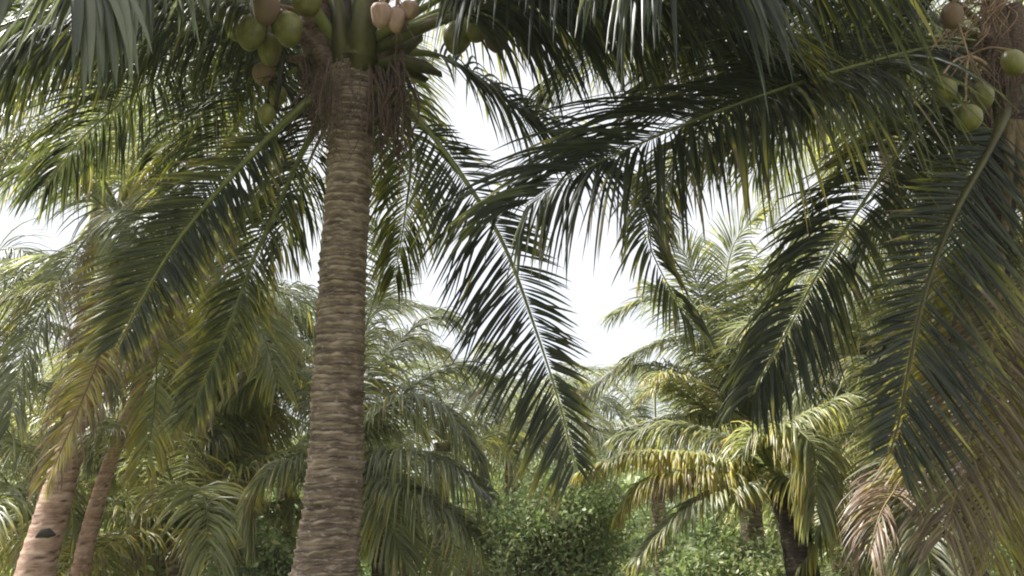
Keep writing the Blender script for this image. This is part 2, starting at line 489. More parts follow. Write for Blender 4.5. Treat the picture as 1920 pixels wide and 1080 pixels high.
# ------------------------------------------------------------------ coconuts
def coconut(parent, c, r, h, mat, tilt=(0, 0), name='coconut', rough=0.0, label=None):
    n, sd = 14, 18
    v, f = [], []
    ax = nrm(np.array([tilt[0], tilt[1], -1.0]))
    e1 = nrm(np.cross(ax, [0.3, 1, 0.1])); e2 = np.cross(ax, e1)
    for i in range(n + 1):
        a = math.pi * i / n
        zz = -math.cos(a); rad = math.sin(a) ** 0.9 if 0 < i < n else 0.001
        rad *= 1 - 0.13 * zz                           # narrower towards the tip
        for j in range(sd):
            b = 2 * math.pi * j / sd
            k = r * rad * (1 + 0.05 * math.cos(3 * b) + rough * noise.noise((math.cos(b) * 2 + c[0] * 9, math.sin(b) * 2, zz)))
            v.append(c + e1 * k * math.cos(b) + e2 * k * math.sin(b) + ax * zz * h)
    i = np.arange(n)[:, None] * sd; j = np.arange(sd)[None]; j2 = (j + 1) % sd
    f = np.stack([i + j, i + j2, i + sd + j2, i + sd + j], -1).reshape(-1, 4)
    g = Geo(); g.add(v, f, 0)
    # calyx scales at the stalk end
    m = len(v); vv = []
    for i in range(4):
        q = i / 3.0
        for j in range(sd):
            b = 2 * math.pi * j / sd
            k = r * (0.12 + 0.50 * q * (1 + 0.18 * math.cos(3 * b + 1)))
            vv.append(c + e1 * k * math.cos(b) + e2 * k * math.sin(b) - ax * (h * (1.07 - 0.21 * q * q)))
    i = np.arange(3)[:, None] * sd; j = np.arange(sd)[None]
    f2 = np.stack([i + j, i + j2, i + sd + j2, i + sd + j], -1).reshape(-1, 4)
    g.add(vv, f2, 1)
    o = g.build(name, [mat, M_CALYX], parent, c)
    if label:
        o['label'] = label
    return o, c - ax * h

def bunch(parent, root, nuts, Y=None, name='coconut_bunch', stalkmat=None, strands=6, label=None):
    """nuts: (px, py, Y, radius px, material[, height factor]); root = world point of the stalk"""
    g = Geo()
    cs = [P(a[0], a[1], a[2]) for a in nuts]
    mid = np.mean(cs, 0) + np.array([0, 0, 0.16])
    g.tube(spline([root, (root + mid) / 2 + np.array([0, 0, 0.05]), mid], 10), np.linspace(0.022, 0.012, 10), 7)
    for c, a in zip(cs, nuts):
        r = a[3] / ppm(a[1], a[2])
        top = c + np.array([0, 0, r * 1.3])
        g.tube(spline([mid, (mid + top) / 2 + np.array([0, 0, 0.04]), top], 7), 0.007, 5)
    for i in range(strands):
        e = mid + rng.normal(0, 0.12, 3) + np.array([0, 0, -0.16])
        g.tube(spline([mid, (mid + e) / 2 + rng.normal(0, 0.03, 3), e], 7), np.linspace(0.005, 0.002, 7), 4)
    b = g.build(name, stalkmat or M_STALK, parent, root)
    if label:
        b['label'] = label
    for c, a in zip(cs, nuts):
        r = a[3] / ppm(a[1], a[2])
        hf = a[5] if len(a) > 5 else 1.25
        dxy = c - mid
        coconut(b, c, r, r * hf, a[4], (dxy[0] * 0.8, dxy[1] * 0.8), rough=0.35 if a[4] is M_NUT_DRY else 0.03,
                label='shrivelled tan coconut' if a[4] is M_NUT_DRY else None)
    return b

def fibres(parent, name, items, mat=M_FIBRE):
    """items: (list of world points, radius)"""
    g = Geo()
    for pts, r in items:
        n = 12
        g.tube(spline(pts, n), np.linspace(r, r * 0.35, n), 5)
    return g.build(name, mat, parent, items[0][0][0])

def sheath(parent, pts, widths, mat, thick=0.03, name='leaf_base', label=None):
    """an old clasping leaf base: a flattened tapering strap"""
    c = spline(np.hstack([np.asarray(pts), np.asarray(widths)[:, None]]), 22)
    g = Geo()
    pth = c[:, :3]; T = nrm(np.gradient(pth, axis=0))
    sd = 12; V = []
    for i in range(len(pth)):
        view = nrm(np.array([0.0, -1.0, 0.0]) - T[i] * -T[i][1])
        a = nrm(np.cross(T[i], view))
        for j in range(sd):
            b = 2 * math.pi * j / sd
            k = 1 + 0.22 * noise.noise((i * 0.5, j * 1.3, pth[0][0] * 7))
            V.append(pth[i] + a * c[i, 3] * math.cos(b) * k + view * (thick * math.sin(b) * k - 0.5 * c[i, 3] * math.cos(b) ** 2))
    i = np.arange(len(pth) - 1)[:, None] * sd; j = np.arange(sd)[None]; j2 = (j + 1) % sd
    g.add(V, np.stack([i + j, i + j2, i + sd + j2, i + sd + j], -1).reshape(-1, 4))
    o = g.build(name, mat, parent, pts[0])
    if label:
        o['label'] = label
    return o

# ================================================================== PALM A: the near palm left of centre
YA = 6.0
gA = P(606, 1080, YA); 
baseA = np.array([gA[0] - 0.13, YA, -0.05])
A = thing('coconut_palm', 'nearest coconut palm with the thick ringed brown trunk and green nuts, left of centre', 'palm tree', baseA)
rowsA = [(608, 1080, 63), (627, 900, 53), (635, 700, 47), (643, 500, 43), (655, 330, 41), (661, 200, 44), (662, 110, 46)]
ptsA = [baseA] + [P(x, y, YA) for x, y, _ in rowsA]
radA = [0.36] + [r / ppm(y, YA) for x, y, r in rowsA]
trunk(A, ptsA, radA, M_BARK, spacing=0.062, amp=0.023, step=0.008, sides=64)
CA = P(662, 90, YA)

def fA(*q, **k):
    return frond(A, W(*q), **k)
# left horizontal curtain
fA((640, 110, 6.0), (540, 55, 5.95), (420, 38, 5.8), (270, 38, 5.6), (130, 60, 5.4), (10, 110, 5.2), L=0.85, n=95, droop=1.9, dry=0.14, width=0.040, stem=0.22, rib_r=0.028, rib=M_PETIOLE, twist=0.8)
# left-down frond
fA((620, 170, 6.0), (560, 205, 5.9), (430, 335, 5.75), (335, 450, 5.6), (275, 545, 5.45), (220, 650, 5.35), L=0.47, n=105, droop=0.2, dry=0.13, stem=0.24, rib_r=0.028, lift=0.05, jit=0.09, tipdry=0.8, sweep=(30, 48), rib=M_RIB, width=0.040, twist=0.6, face=0.85, side_dry=0.14)
# second left-down frond
fA((630, 190, 6.1), (575, 270, 6.15), (520, 390, 6.2), (470, 500, 6.2), (430, 610, 6.15), (385, 710, 6.1), (355, 780, 6.1), L=0.44, n=95, droop=0.5, dry=0.28, sweep=(30, 55), stem=0.2, tipdry=0.6, width=0.038, twist=0.7, face=0.6)
# right-down frond
fA((700, 170, 6.0), (780, 220, 5.95), (870, 335, 5.85), (945, 460, 5.75), (1005, 620, 5.65), (1050, 760, 5.55), (1080, 880, 5.5), L=0.72, n=105, droop=0.25, dry=0.10, lift=0.05, jit=0.09, sidek=(0.48, 1.0), stem=0.16, rib_r=0.026, tipdry=0.55, sweep=(32, 50), width=0.040, twist=0.5, face=0.8)
# small frond tucked under it
# dark right frond
fA((700, 110, 5.95), (800, 100, 6.1), (880, 135, 6.3), (985, 215, 6.6), (1070, 270, 6.8), (1150, 320, 7.0), (1230, 400, 7.2), L=0.9, n=100, droop=0.7, dry=0.10, stem=0.18, width=0.045, rib_r=0.024, face=0.5)
# overhead frond coming towards the camera on the right
fA((690, 100, 5.95), (800, 50, 5.7), (930, 0, 5.4), (1080, -70, 5.0), (1200, -110, 4.5), (1275, -110, 3.9), L=1.15, n=75, droop=1.5, dry=0.05, width=0.085, stem=0.26, rib_r=0.028, rib=M_PETIOLE, seg=8, tiplen=0.8, tipdry=0.15)
# overhead frond coming towards the camera on the left
fA((640, 90, 5.95), (540, -40, 5.5), (400, -110, 4.9), (270, -120, 4.3), (160, -100, 3.7), (110, -60, 3.3), L=0.95, n=70, droop=1.5, dry=0.05, width=0.12, stem=0.25, mat=M_LEAF_LIT, rib_r=0.028, seg=8, tiplen=0.75, tipdry=0.0)  # paler leaf copy: light on its upper side is put into the colour
# ones that leave the picture at the top
fA((650, 105, 5.9), (640, -20, 5.85), (600, -220, 5.8), (480, -420, 5.6), (300, -520, 5.4), L=0.9, n=70, droop=0.8, dry=0.1, stem=0.3, rib_r=0.05, rib=M_PETIOLE)
fA((672, 110, 5.85), (690, 0, 5.8), (720, -200, 5.7), (800, -400, 5.4), (950, -500, 5.0), L=0.9, n=70, droop=0.8, dry=0.1, stem=0.3, rib_r=0.055, rib=M_PETIOLE)
fA((650, 90, 6.2), (600, -10, 6.5), (500, -80, 6.9), (380, -90, 7.3), (240, -40, 7.7), (120, 60, 8.0), L=0.9, n=85, droop=1.4, dry=0.1, stem=0.2)
fA((690, 90, 6.2), (800, -10, 6.5), (930, -50, 6.9), (1080, -20, 7.3), (1200, 60, 7.6), (1300, 170, 7.9), L=0.9, n=85, droop=1.4, dry=0.16, stem=0.2)
fA((650, 120, 6.3), (600, 100, 6.8), (520, 110, 7.3), (430, 150, 7.8), (340, 230, 8.2), (290, 300, 8.4), L=0.85, n=80, droop=1.2, dry=0.12, stem=0.2)
fA((665, 120, 6.3), (640, 180, 6.9), (590, 280, 7.5), (550, 380, 7.9), (530, 470, 8.1), L=0.7, n=70, droop=1.0, dry=0.12, stem=0.15)
fA((690, 100, 6.3), (740, 150, 6.8), (770, 280, 7.3), (760, 400, 7.6), (740, 520, 7.7), L=0.6, n=70, droop=1.0, dry=0.34, stem=0.2)
fA((680, 90, 5.9), (760, -60, 5.7), (900, -170, 5.6), (1150, -200, 5.6), (1400, -120, 5.7), (1560, 0, 5.8), L=0.95, n=95, droop=1.3, dry=0.1, stem=0.25, width=0.045)

fA((690, 80, 5.9), (820, 0, 5.6), (980, -80, 5.2), (1180, -140, 4.9), (1400, -150, 4.6), (1560, -120, 4.4), L=1.1, n=85, droop=1.4, dry=0.08, width=0.07, stem=0.2, tiplen=0.8, tipdry=0.3)
fA((690, 100, 6.1), (800, 30, 6.1), (950, -20, 6.1), (1120, -20, 6.1), (1300, 40, 6.2), (1400, 130, 6.3), L=0.95, n=95, droop=1.3, dry=0.14, width=0.055, stem=0.2, tipdry=0.6)
fA((640, 90, 6.1), (520, 20, 6.2), (380, -10, 6.3), (220, 10, 6.4), (80, 70, 6.5), (-20, 170, 6.6), L=0.95, n=95, droop=1.6, dry=0.12, width=0.05, stem=0.18)
for i in range(6):
    frond(A, arc(CA, (95, 115, 140, 165, 190, 215)[i] + random.uniform(-8, 8), random.uniform(15, 60), 3.4, random.uniform(70, 100)), L=0.85, n=85, droop=random.uniform(0.8, 1.4), dry=random.uniform(0.08, 0.2), stem=0.2, tipdry=0.5)

# nuts
bunch(A, P(625, 60, 5.85), [(470, 62, 5.5, 27, M_NUT, 1.35), (540, 56, 5.55, 27, M_NUT, 1.3), (497, 18, 5.45, 28, M_NUT_BROWN, 1.1),
      (446, 48, 5.7, 24, M_NUT), (506, 95, 5.75, 22, M_NUT, 1.4), (415, 8, 5.7, 27, M_NUT), (575, 5, 5.6, 28, M_NUT, 1.0)])
bunch(A, P(690, 40, 5.85), [(716, 30, 5.6, 20, M_NUT_DRY, 1.3), (743, 38, 5.62, 17, M_NUT_DRY, 1.5), (768, 20, 5.65, 18, M_NUT_DRY, 1.0)], strands=10, label='bunch of shrivelled tan nuts')
bunch(A, P(710, 70, 6.0), [(893, 48, 5.9, 29, M_NUT, 1.15), (857, 72, 5.95, 27, M_NUT, 1.2), (930, 70, 6.1, 24, M_NUT_BROWN)])
bunch(A, P(560, 205, 5.95), [(500, 215, 5.8, 16, M_NUT, 1.3), (495, 140, 5.85, 22, M_NUT_BROWN, 1.0), (520, 180, 5.9, 18, M_NUT, 1.1)], strands=14, label='small bunch of young nuts on a dark stalk', stalkmat=M_DARKSTALK)
fibres(A, 'flower_stalk', [(W((530, 105, 5.7), (524, 160, 5.75), (518, 205, 5.8), (545, 200, 5.9), (610, 170, 6.0)), 0.022)], M_DARKSTALK)
# spathes and old leaf bases
sheath(A, W((700, 120, 5.95), (745, 115, 5.9), (790, 122, 5.9), (828, 140, 5.9)), [0.05, 0.06, 0.05, 0.008], M_PETIOLE, 0.05, 'spathe')
sheath(A, W((648, 165, 6.0), (644, 110, 5.86), (636, 40, 5.78), (626, -80, 5.8)), [0.06, 0.09, 0.06, 0.04], M_PETIOLE, 0.06)
sheath(A, W((670, 160, 6.0), (674, 108, 5.82), (678, 40, 5.72), (688, -90, 5.75)), [0.07, 0.11, 0.09, 0.05], M_PETIOLE, 0.06)
sheath(A, W((600, 100, 5.9), (590, 40, 5.85), (600, -30, 5.85)), [0.13, 0.14, 0.06], M_FIBRE, 0.05, label='brown dry leaf base')
sheath(A, W((720, 90, 5.9), (735, 50, 5.9), (760, 20, 5.9)), [0.12, 0.12, 0.03], M_FIBRE, 0.05, label='brown dry leaf base')
it = []
for i in range(46):
    x = rng.choice([rng.uniform(590, 645), rng.uniform(590, 740)]); y = rng.uniform(100, 200); ln = rng.uniform(60, 190)
    Yf = 5.74 - 0.0 if 620 < x < 700 else 5.85
    it.append((W((x, y, Yf), (x + rng.normal(0, 14), y + ln * 0.5, Yf - 0.04), (x + rng.normal(0, 25), y + ln, Yf + 0.02)), rng.uniform(0.003, 0.008)))
for i in range(110):
    x = rng.uniform(695, 765); y = rng.uniform(95, 190); ln = rng.uniform(60, 190); Yf = rng.uniform(5.8, 6.2)
    it.append((W((x, y, Yf), (x + rng.normal(4, 16), y + ln * 0.5, Yf - 0.04), (x + rng.normal(0, 22), y + ln, Yf + 0.02)), rng.uniform(0.003, 0.012)))
for i in range(50):
    x = rng.uniform(560, 615); y = rng.uniform(95, 190); ln = rng.uniform(50, 150); Yf = rng.uniform(5.85, 6.2)
    it.append((W((x, y, Yf), (x + rng.normal(-4, 12), y + ln * 0.5, Yf - 0.04), (x + rng.normal(0, 20), y + ln, Yf + 0.02)), rng.uniform(0.003, 0.010)))
fibres(A, 'trunk_fibre', it)
for i, (x0, x1, y1, wd) in enumerate([(640, 560, 40, 0.07), (655, 590, 20, 0.09), (690, 760, 30, 0.09), (700, 790, 70, 0.07), (625, 540, 110, 0.06), (705, 800, 150, 0.06), (660, 650, -10, 0.09)]):
    sheath(A, W((x0, 150, 6.0), ((x0 * 2 + x1) / 3, 110, 5.86 + 0.03 * i), ((x0 + x1 * 2) / 3, (110 + y1) / 2, 5.84 + 0.05 * i), (x1, y1, 5.9 + 0.06 * i)), [wd, wd * 1.15, wd * 0.7, 0.02], (M_FIBRE, M_PETIOLE)[i % 2], 0.03)

# ================================================================== PALM B: the near palm on the right
YB = 6.6
baseB = np.array([P(1800, 1080, YB)[0], YB, -0.05])
B = thing('coconut_palm', 'near coconut palm at the right edge with tan dry flower stalks and shaded fronds', 'palm tree', baseB)
rowsB = [(1805, 1080, 45), (1822, 850, 40), (1845, 600, 37), (1868, 350, 36), (1885, 180, 40), (1890, 110, 42)]
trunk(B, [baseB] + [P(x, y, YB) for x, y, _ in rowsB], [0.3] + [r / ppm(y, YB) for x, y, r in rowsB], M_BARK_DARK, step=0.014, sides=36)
def fB(*q, **k):
    return frond(B, W(*q), **k)
fB((1860, 110, 6.6), (1760, 90, 6.3), (1640, 115, 6.0), (1500, 155, 5.7), (1330, 215, 5.5), (1180, 278, 5.3), (1070, 330, 5.15), (985, 385, 5.0), L=1.25, n=140, droop=0.85, dry=0.14, stem=0.14, tipdry=0.6, rib_r=0.026, twist=0.6, gap=0.10, face=0.5, width=0.044)
fB((1860, 95, 6.8), (1720, 80, 6.7), (1560, 110, 6.6), (1380, 200, 6.4), (1260, 310, 6.2), (1215, 430, 6.1), (1250, 530, 6.05), (1300, 610, 6.0), L=0.52, n=120, droop=1.0, dry=0.22, stem=0.2, tipdry=0.8, face=0.4, dens=1.2)
fB((1860, 150, 6.5), (1760, 200, 6.4), (1690, 280, 6.3), (1605, 400, 6.1), (1530, 520, 6.0), (1465, 640, 5.9), (1410, 740, 5.85), L=0.72, n=130, droop=1.0, dry=0.16, stem=0.16, tipdry=0.7, rib_r=0.026, face=0.5, width=0.046)
fB((1900, 170, 6.2), (1860, 270, 6.0), (1790, 400, 5.8), (1740, 530, 5.65), (1708, 670, 5.5), (1688, 780, 5.4), (1668, 850, 5.35), L=0.78, n=115, sidek=(1.0, 0.58), droop=0.12, lift=0.05, jit=0.09, dry=0.13, stem=0.15, rib_r=0.034, tipdry=0.6, sweep=(35, 50), rib=M_PETIOLE, base=0.01, face=0.9, width=0.046)
fB((1900, 150, 6.6), (1960, 230, 6.5), (2010, 340, 6.4), (2040, 480, 6.3), (2050, 620, 6.2), L=0.9, n=90, droop=0.6, dry=0.12, stem=0.14)
fB((1860, 90, 6.9), (1700, 15, 6.9), (1500, -15, 6.9), (1300, 15, 6.9), (1130, 80, 6.9), (1020, 170, 6.9), L=0.9, n=120, droop=1.3, dry=0.14, stem=0.15, tipdry=0.5)
fA((690, 90, 6.0), (850, 20, 6.0), (1050, -20, 5.9), (1250, 10, 5.8), (1420, 80, 5.8), (1500, 150, 5.8), L=0.95, n=110, droop=1.1, dry=0.12, stem=0.3, tipdry=0.5)
fB((1860, 100, 6.8), (1760, 110, 6.6), (1620, 150, 6.5), (1480, 210, 6.4), (1340, 290, 6.3), L=0.95, n=110, droop=1.0, dry=0.16, stem=0.12, tipdry=0.8, face=0.3)
fB((1870, 90, 6.7), (1800, 60, 6.9), (1700, 30, 7.1), (1580, 60, 7.4), (1480, 130, 7.7), (1420, 230, 7.9), L=0.85, n=90, droop=1.2, dry=0.16, stem=0.18)
fB((1880, 60, 6.6), (1850, -60, 6.5), (1750, -160, 6.2), (1600, -190, 5.9), (1460, -130, 5.5), (1350, -30, 5.2), L=0.95, n=90, droop=1.4, dry=0.12, stem=0.2, width=0.045)
fB((1900, 60, 6.6), (1960, -60, 6.5), (2060, -120, 6.3), (2200, -60, 6.1), L=0.9, n=70, droop=1.2, stem=0.2)
fB((1880, 120, 7.0), (1820, 180, 7.4), (1740, 300, 7.7), (1660, 400, 7.9), (1600, 500, 8.0), L=0.8, n=85, droop=0.8, dry=0.22, stem=0.15)
fB((1880, 120, 7.0), (1880, 250, 7.4), (1850, 400, 7.7), (1840, 560, 7.9), (1850, 700, 7.9), L=0.85, n=85, droop=0.6, dry=0.2, stem=0.15)
fB((1890, 200, 6.7), (1920, 350, 6.9), (1925, 520, 7.0), (1900, 700, 7.1), (1860, 850, 7.1), L=0.8, n=80, droop=0.6, dry=0.7, stem=0.2, tipdry=0.2, label='dry brown frond')
CB = P(1885, 90, YB)
for i in range(9):
    frond(B, arc(CB, (95, 120, 150, 175, 200, 75, 50, 225, 20)[i] + random.uniform(-8, 8), random.uniform(10, 55), 3.4, random.uniform(70, 105)), L=0.9, n=85, droop=random.uniform(0.7, 1.3), dry=random.uniform(0.08, 0.22), stem=0.2, tipdry=0.5)
fB((1895, 230, 6.2), (1885, 420, 5.95), (1860, 640, 5.85), (1815, 830, 5.8), (1770, 1010, 5.8), L=0.6, n=80, width=0.034, droop=0.5, dry=0.8, stem=0.45, tipdry=0.2, sweep=(35, 55), face=0.6, label='dry brown frond')
fB((1910, 230, 6.3), (1925, 420, 6.1), (1910, 640, 6.0), (1880, 860, 5.9), (1860, 1060, 5.9), L=0.6, n=80, width=0.034, droop=0.5, dry=0.62, stem=0.4, tipdry=0.3, sweep=(35, 55), face=0.6, label='dry grey brown frond')
fB((1880, 230, 6.8), (1840, 420, 6.9), (1780, 640, 6.9), (1740, 860, 6.9), (1730, 1020, 6.9), L=0.6, n=90, droop=0.6, dry=0.6, stem=0.3, tipdry=0.3, sweep=(35, 55), face=0.5, label='dry grey brown frond')
bunch(B, P(1870, 150, 6.4), [(1815, 222, 5.55, 25, M_NUT, 1.05), (1770, 168, 5.6, 22, M_NUT, 1.2), (1900, 118, 5.5, 21, M_NUT), (1842, 180, 5.8, 20, M_NUT), (1785, 30, 5.7, 20, M_NUT_BROWN)], strands=4)
it = []
for i in range(46):
    s0 = (rng.uniform(1840, 1900), rng.uniform(-40, 20), 6.2)
    e = (rng.uniform(1715, 1900), rng.uniform(20, 110), rng.uniform(5.8, 6.3))
    m_ = ((s0[0] + e[0]) / 2 + rng.normal(0, 20), (s0[1] + e[1]) / 2 + rng.normal(-25, 18), 6.05)
    it.append((W(s0, m_, e), rng.uniform(0.004, 0.009)))
fibres(B, 'flower_stalk', it, M_STALK)
it = []
for i in range(70):
    x = rng.uniform(1820, 1925); y = rng.uniform(20, 200); ln = rng.uniform(60, 160)
    it.append((W((x, y, 6.1), (x + rng.normal(0, 14), y + ln * 0.5, 6.05), (x + rng.normal(0, 22), y + ln, 6.1)), rng.uniform(0.003, 0.008)))
fibres(B, 'trunk_fibre', it, M_FIBRE)
fibres(B, 'spathe', [(W((1700, 262, 6.0), (1740, 205, 6.1), (1800, 165, 6.3), (1860, 140, 6.5))[::-1], 0.035)], M_DARKSTALK)
sheath(B, W((1895, 180, 6.25), (1880, 110, 6.2), (1870, 20, 6.25), (1865, -60, 6.3)), [0.10, 0.13, 0.10, 0.04], M_FIBRE, 0.05, label='brown dry leaf base')
sheath(B, W((1925, 160, 6.3), (1915, 100, 6.2), (1905, 10, 6.25)), [0.10, 0.12, 0.08], M_FIBRE, 0.05, label='brown dry leaf base')

# ================================================================== palms behind
def far_palm(label, crown, trunkrows, mat, arcs=(), fr=(), ln=3.0, L=0.75, n=60, dry=0.14, seg=5, group=None, auto=0, tip=0.35, petiole=None, width=0.045, name='coconut_palm', stub=True):
    cp = P(*crown); leafmat = M_LEAF_LIT
    Y = crown[2]
    if trunkrows:
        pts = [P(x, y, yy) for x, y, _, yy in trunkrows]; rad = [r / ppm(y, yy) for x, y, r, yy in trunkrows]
        low = pts[0]
        if low[2] > 0.1:
            d = pts[0] - pts[1]; d = d / max(abs(d[2]), 0.05)
            base = low + np.array([d[0] * 0.5 * low[2], d[1] * 0.5 * low[2], -low[2] - 0.05]); pts = [base] + pts; rad = [rad[0] * 1.25] + rad
        pts.append(cp - np.array([0, 0, 0.1])); rad.append(rad[-1] * 1.1)
    else:
        pts = [np.array([cp[0], cp[1], -0.05]), (cp * np.array([1, 1, 0.5])), cp - np.array([0, 0, 0.1])]; rad = [0.2, 0.15, 0.15]
    o = thing(name, label, 'palm tree', pts[0], group)
    simple_trunk(o, pts, rad, mat)
    for q, kw in fr:
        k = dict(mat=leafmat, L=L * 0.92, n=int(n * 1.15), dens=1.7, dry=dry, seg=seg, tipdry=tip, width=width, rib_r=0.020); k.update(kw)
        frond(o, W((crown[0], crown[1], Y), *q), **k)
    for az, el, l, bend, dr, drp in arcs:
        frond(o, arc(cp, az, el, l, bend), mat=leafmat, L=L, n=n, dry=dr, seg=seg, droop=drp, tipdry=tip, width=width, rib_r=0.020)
    for i in range(auto):
        az = 360.0 * i / auto + random.uniform(-12, 12)
        ring = i % 3
        el = (62, 35, 5)[ring] + random.uniform(-8, 8)
        bend = (75, 85, 70)[ring] + random.uniform(-10, 15)
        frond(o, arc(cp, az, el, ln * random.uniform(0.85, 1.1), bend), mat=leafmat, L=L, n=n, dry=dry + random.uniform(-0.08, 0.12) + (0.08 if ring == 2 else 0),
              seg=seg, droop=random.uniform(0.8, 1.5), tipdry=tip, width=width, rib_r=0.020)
    if petiole:
        g = Geo()
        for i in range(7):
            a = arc(cp - np.array([0, 0, 0.15]), random.uniform(0, 360), random.uniform(55, 80), 0.9, 15, 4)
            g.tube(spline(a, 8), np.linspace(0.07, 0.03, 8), 8)
        g.build('petiole', petiole, o, cp)
    return o

# C: leaning pinkish trunk at the lower left, crown behind the left curtain
C = far_palm('leaning coconut palm with a pinkish trunk and a notch, at the lower left', (225, 400, 9.5),
    [(66, 1080, 35, 8.6), (98, 960, 30, 8.8), (130, 850, 26, 9.0), (178, 680, 22, 9.2), (210, 520, 19, 9.4)], M_BARK_PINK,
    fr=[([(250, 300, 9.3), (230, 200, 9.0), (150, 150, 8.6), (40, 200, 8.2), (-60, 300, 7.9)], dict(droop=1.3, L=0.9, dry=0.3)),
        ([(170, 300, 9.0), (90, 250, 8.7), (0, 280, 8.4), (-80, 370, 8.2)], dict(droop=1.4, L=0.85, dry=0.4)),
        ([(150, 330, 9.4), (60, 310, 9.3), (-40, 340, 9.2), (-120, 420, 9.1)], dict(droop=1.4, L=0.7)),
        ([(300, 300, 9.7), (380, 240, 9.9), (470, 240, 10.1), (540, 300, 10.3)], dict(droop=1.3)),
        ([(300, 380, 9.3), (370, 400, 9.0), (420, 470, 8.8), (440, 600, 8.6)], dict(droop=1.0, dry=0.25)),
        ([(260, 500, 9.2), (290, 620, 8.9), (290, 760, 8.7), (270, 880, 8.6)], dict(droop=0.7, dry=0.45, L=0.6)),
        ([(160, 450, 9.2), (90, 560, 8.9), (40, 680, 8.7), (20, 800, 8.6)], dict(droop=0.8, dry=0.2)),
        ([(220, 480, 8.9), (200, 620, 8.4), (150, 760, 8.1), (90, 900, 7.9)], dict(droop=0.7, dry=0.6, L=0.55)),
        ([(320, 430, 9.8), (360, 540, 10.0), (370, 680, 10.1), (360, 800, 10.2)], dict(droop=0.8, dry=0.4)),
        ([(260, 330, 9.8), (330, 180, 10.2), (400, 90, 10.5), (500, 60, 10.8)], dict(droop=1.2)),
        ([(230, 300, 9.9), (210, 160, 10.4), (150, 60, 10.9), (60, 20, 11.2)], dict(droop=1.2))],
    n=85, petiole=M_PETIOLE_Y)
ng = Geo()
nc = P(86, 1003, 8.36)
ng.tube([nc + np.array([-0.09, 0, -0.02]), nc + np.array([-0.03, -0.01, 0.012]), nc + np.array([0.03, -0.01, 0.016]), nc + np.array([0.085, 0.01, 0.0])], [0.008, 0.04, 0.045, 0.008], 10)
ng.build('notch', M_DARKSTALK, C, nc)
# C2: thinner trunk beside it
far_palm('slender leaning palm just right of the pinkish trunk', (320, 560, 9.6),
    [(150, 1080, 17, 9.2), (172, 980, 15, 9.3), (212, 850, 13, 9.4), (272, 700, 12, 9.5)], M_BARK_PINK, auto=9, n=60, L=0.7, dry=0.22)
# D: left edge palm
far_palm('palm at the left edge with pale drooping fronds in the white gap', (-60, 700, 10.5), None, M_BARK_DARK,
    fr=[([(0, 600, 10.2), (70, 520, 10.0), (150, 520, 9.9), (210, 580, 9.8)], dict(droop=1.4, L=0.6)),
        ([(20, 640, 10.4), (100, 610, 10.3), (170, 660, 10.2), (220, 740, 10.1)], dict(droop=1.3)),
        ([(0, 740, 10.3), (80, 720, 10.1), (150, 790, 10.0), (190, 880, 9.9)], dict(droop=1.2)),
        ([(-20, 820, 10.1), (60, 850, 9.9), (120, 920, 9.8), (150, 1000, 9.7)], dict(droop=1.1, dry=0.25)),
        ([(-60, 560, 10.4), (-20, 480, 10.3), (40, 470, 10.2), (100, 520, 10.1)], dict(droop=1.1))], auto=0)
# E: dark palm behind, between the leaning trunk and the near trunk
far_palm('shaded palm with grey hanging fronds behind and left of the near trunk', (455, 800, 12.0),
    [(452, 1080, 22, 12.0), (455, 950, 20, 12.0)], M_BARK,
    fr=[([(400, 720, 11.8), (330, 690, 11.6), (250, 740, 11.4), (210, 830, 11.3)], dict(droop=1.3)),
        ([(500, 720, 11.9), (560, 690, 11.8), (620, 740, 11.7), (650, 840, 11.6)], dict(droop=1.3)),
        ([(440, 700, 12.2), (470, 620, 12.4), (540, 590, 12.6), (600, 640, 12.8)], dict(droop=1.2)),
        ([(400, 820, 11.6), (340, 860, 11.3), (300, 950, 11.1), (280, 1030, 11.0)], dict(droop=1.1)),
        ([(420, 880, 11.4), (390, 960, 11.1), (380, 1050, 11.0)], dict(droop=0.9, dry=0.3)),
        ([(420, 710, 12.2), (400, 630, 12.5), (340, 600, 12.8), (270, 640, 13.0)], dict(droop=1.2))], n=75, auto=4, L=0.85, dry=0.26)
# F: palm hidden behind the near trunk, fronds to both sides
Fp = far_palm('green palm directly behind the near trunk with fronds arching to both sides', (640, 850, 9.5),
    [(640, 1080, 24, 9.5), (640, 960, 22, 9.5)], M_BARK,
    fr=[([(690, 790, 9.4), (760, 748, 9.3), (830, 765, 9.2), (885, 840, 9.1), (905, 900, 9.1)], dict(droop=1.5, dry=0.16, L=0.62)),
        ([(700, 850, 9.3), (780, 850, 9.1), (870, 890, 8.9), (940, 960, 8.8), (970, 1010, 8.8)], dict(droop=1.5, dry=0.22, L=0.75)),
        ([(700, 880, 9.2), (760, 915, 8.9), (850, 965, 8.7), (915, 1030, 8.6)], dict(droop=1.3, dry=0.2, L=0.62)),
        ([(590, 850, 9.4), (530, 870, 9.2), (480, 920, 9.1), (460, 1010, 9.0)], dict(droop=1.3, dry=0.25, L=0.6)),
        ([(680, 720, 9.8), (740, 650, 10.1), (800, 600, 10.3), (850, 600, 10.4)], dict(droop=1.2, dry=0.14, L=0.6)),
        ([(700, 790, 9.9), (780, 720, 10.3), (850, 690, 10.6), (920, 710, 10.8)], dict(droop=1.1, dry=0.1, L=0.6)),
        ([(660, 700, 9.6), (690, 600, 9.7), (715, 500, 9.9), (710, 420, 10.0)], dict(droop=0.9, dry=0.3, L=0.6)),
        ([(690, 900, 9.0), (730, 980, 8.7), (760, 1060, 8.6)], dict(droop=0.9, dry=0.35, L=0.6)),
        ([(600, 760, 9.6), (560, 700, 9.7), (500, 690, 9.8), (440, 740, 9.9)], dict(droop=1.3, L=0.6))], n=80)
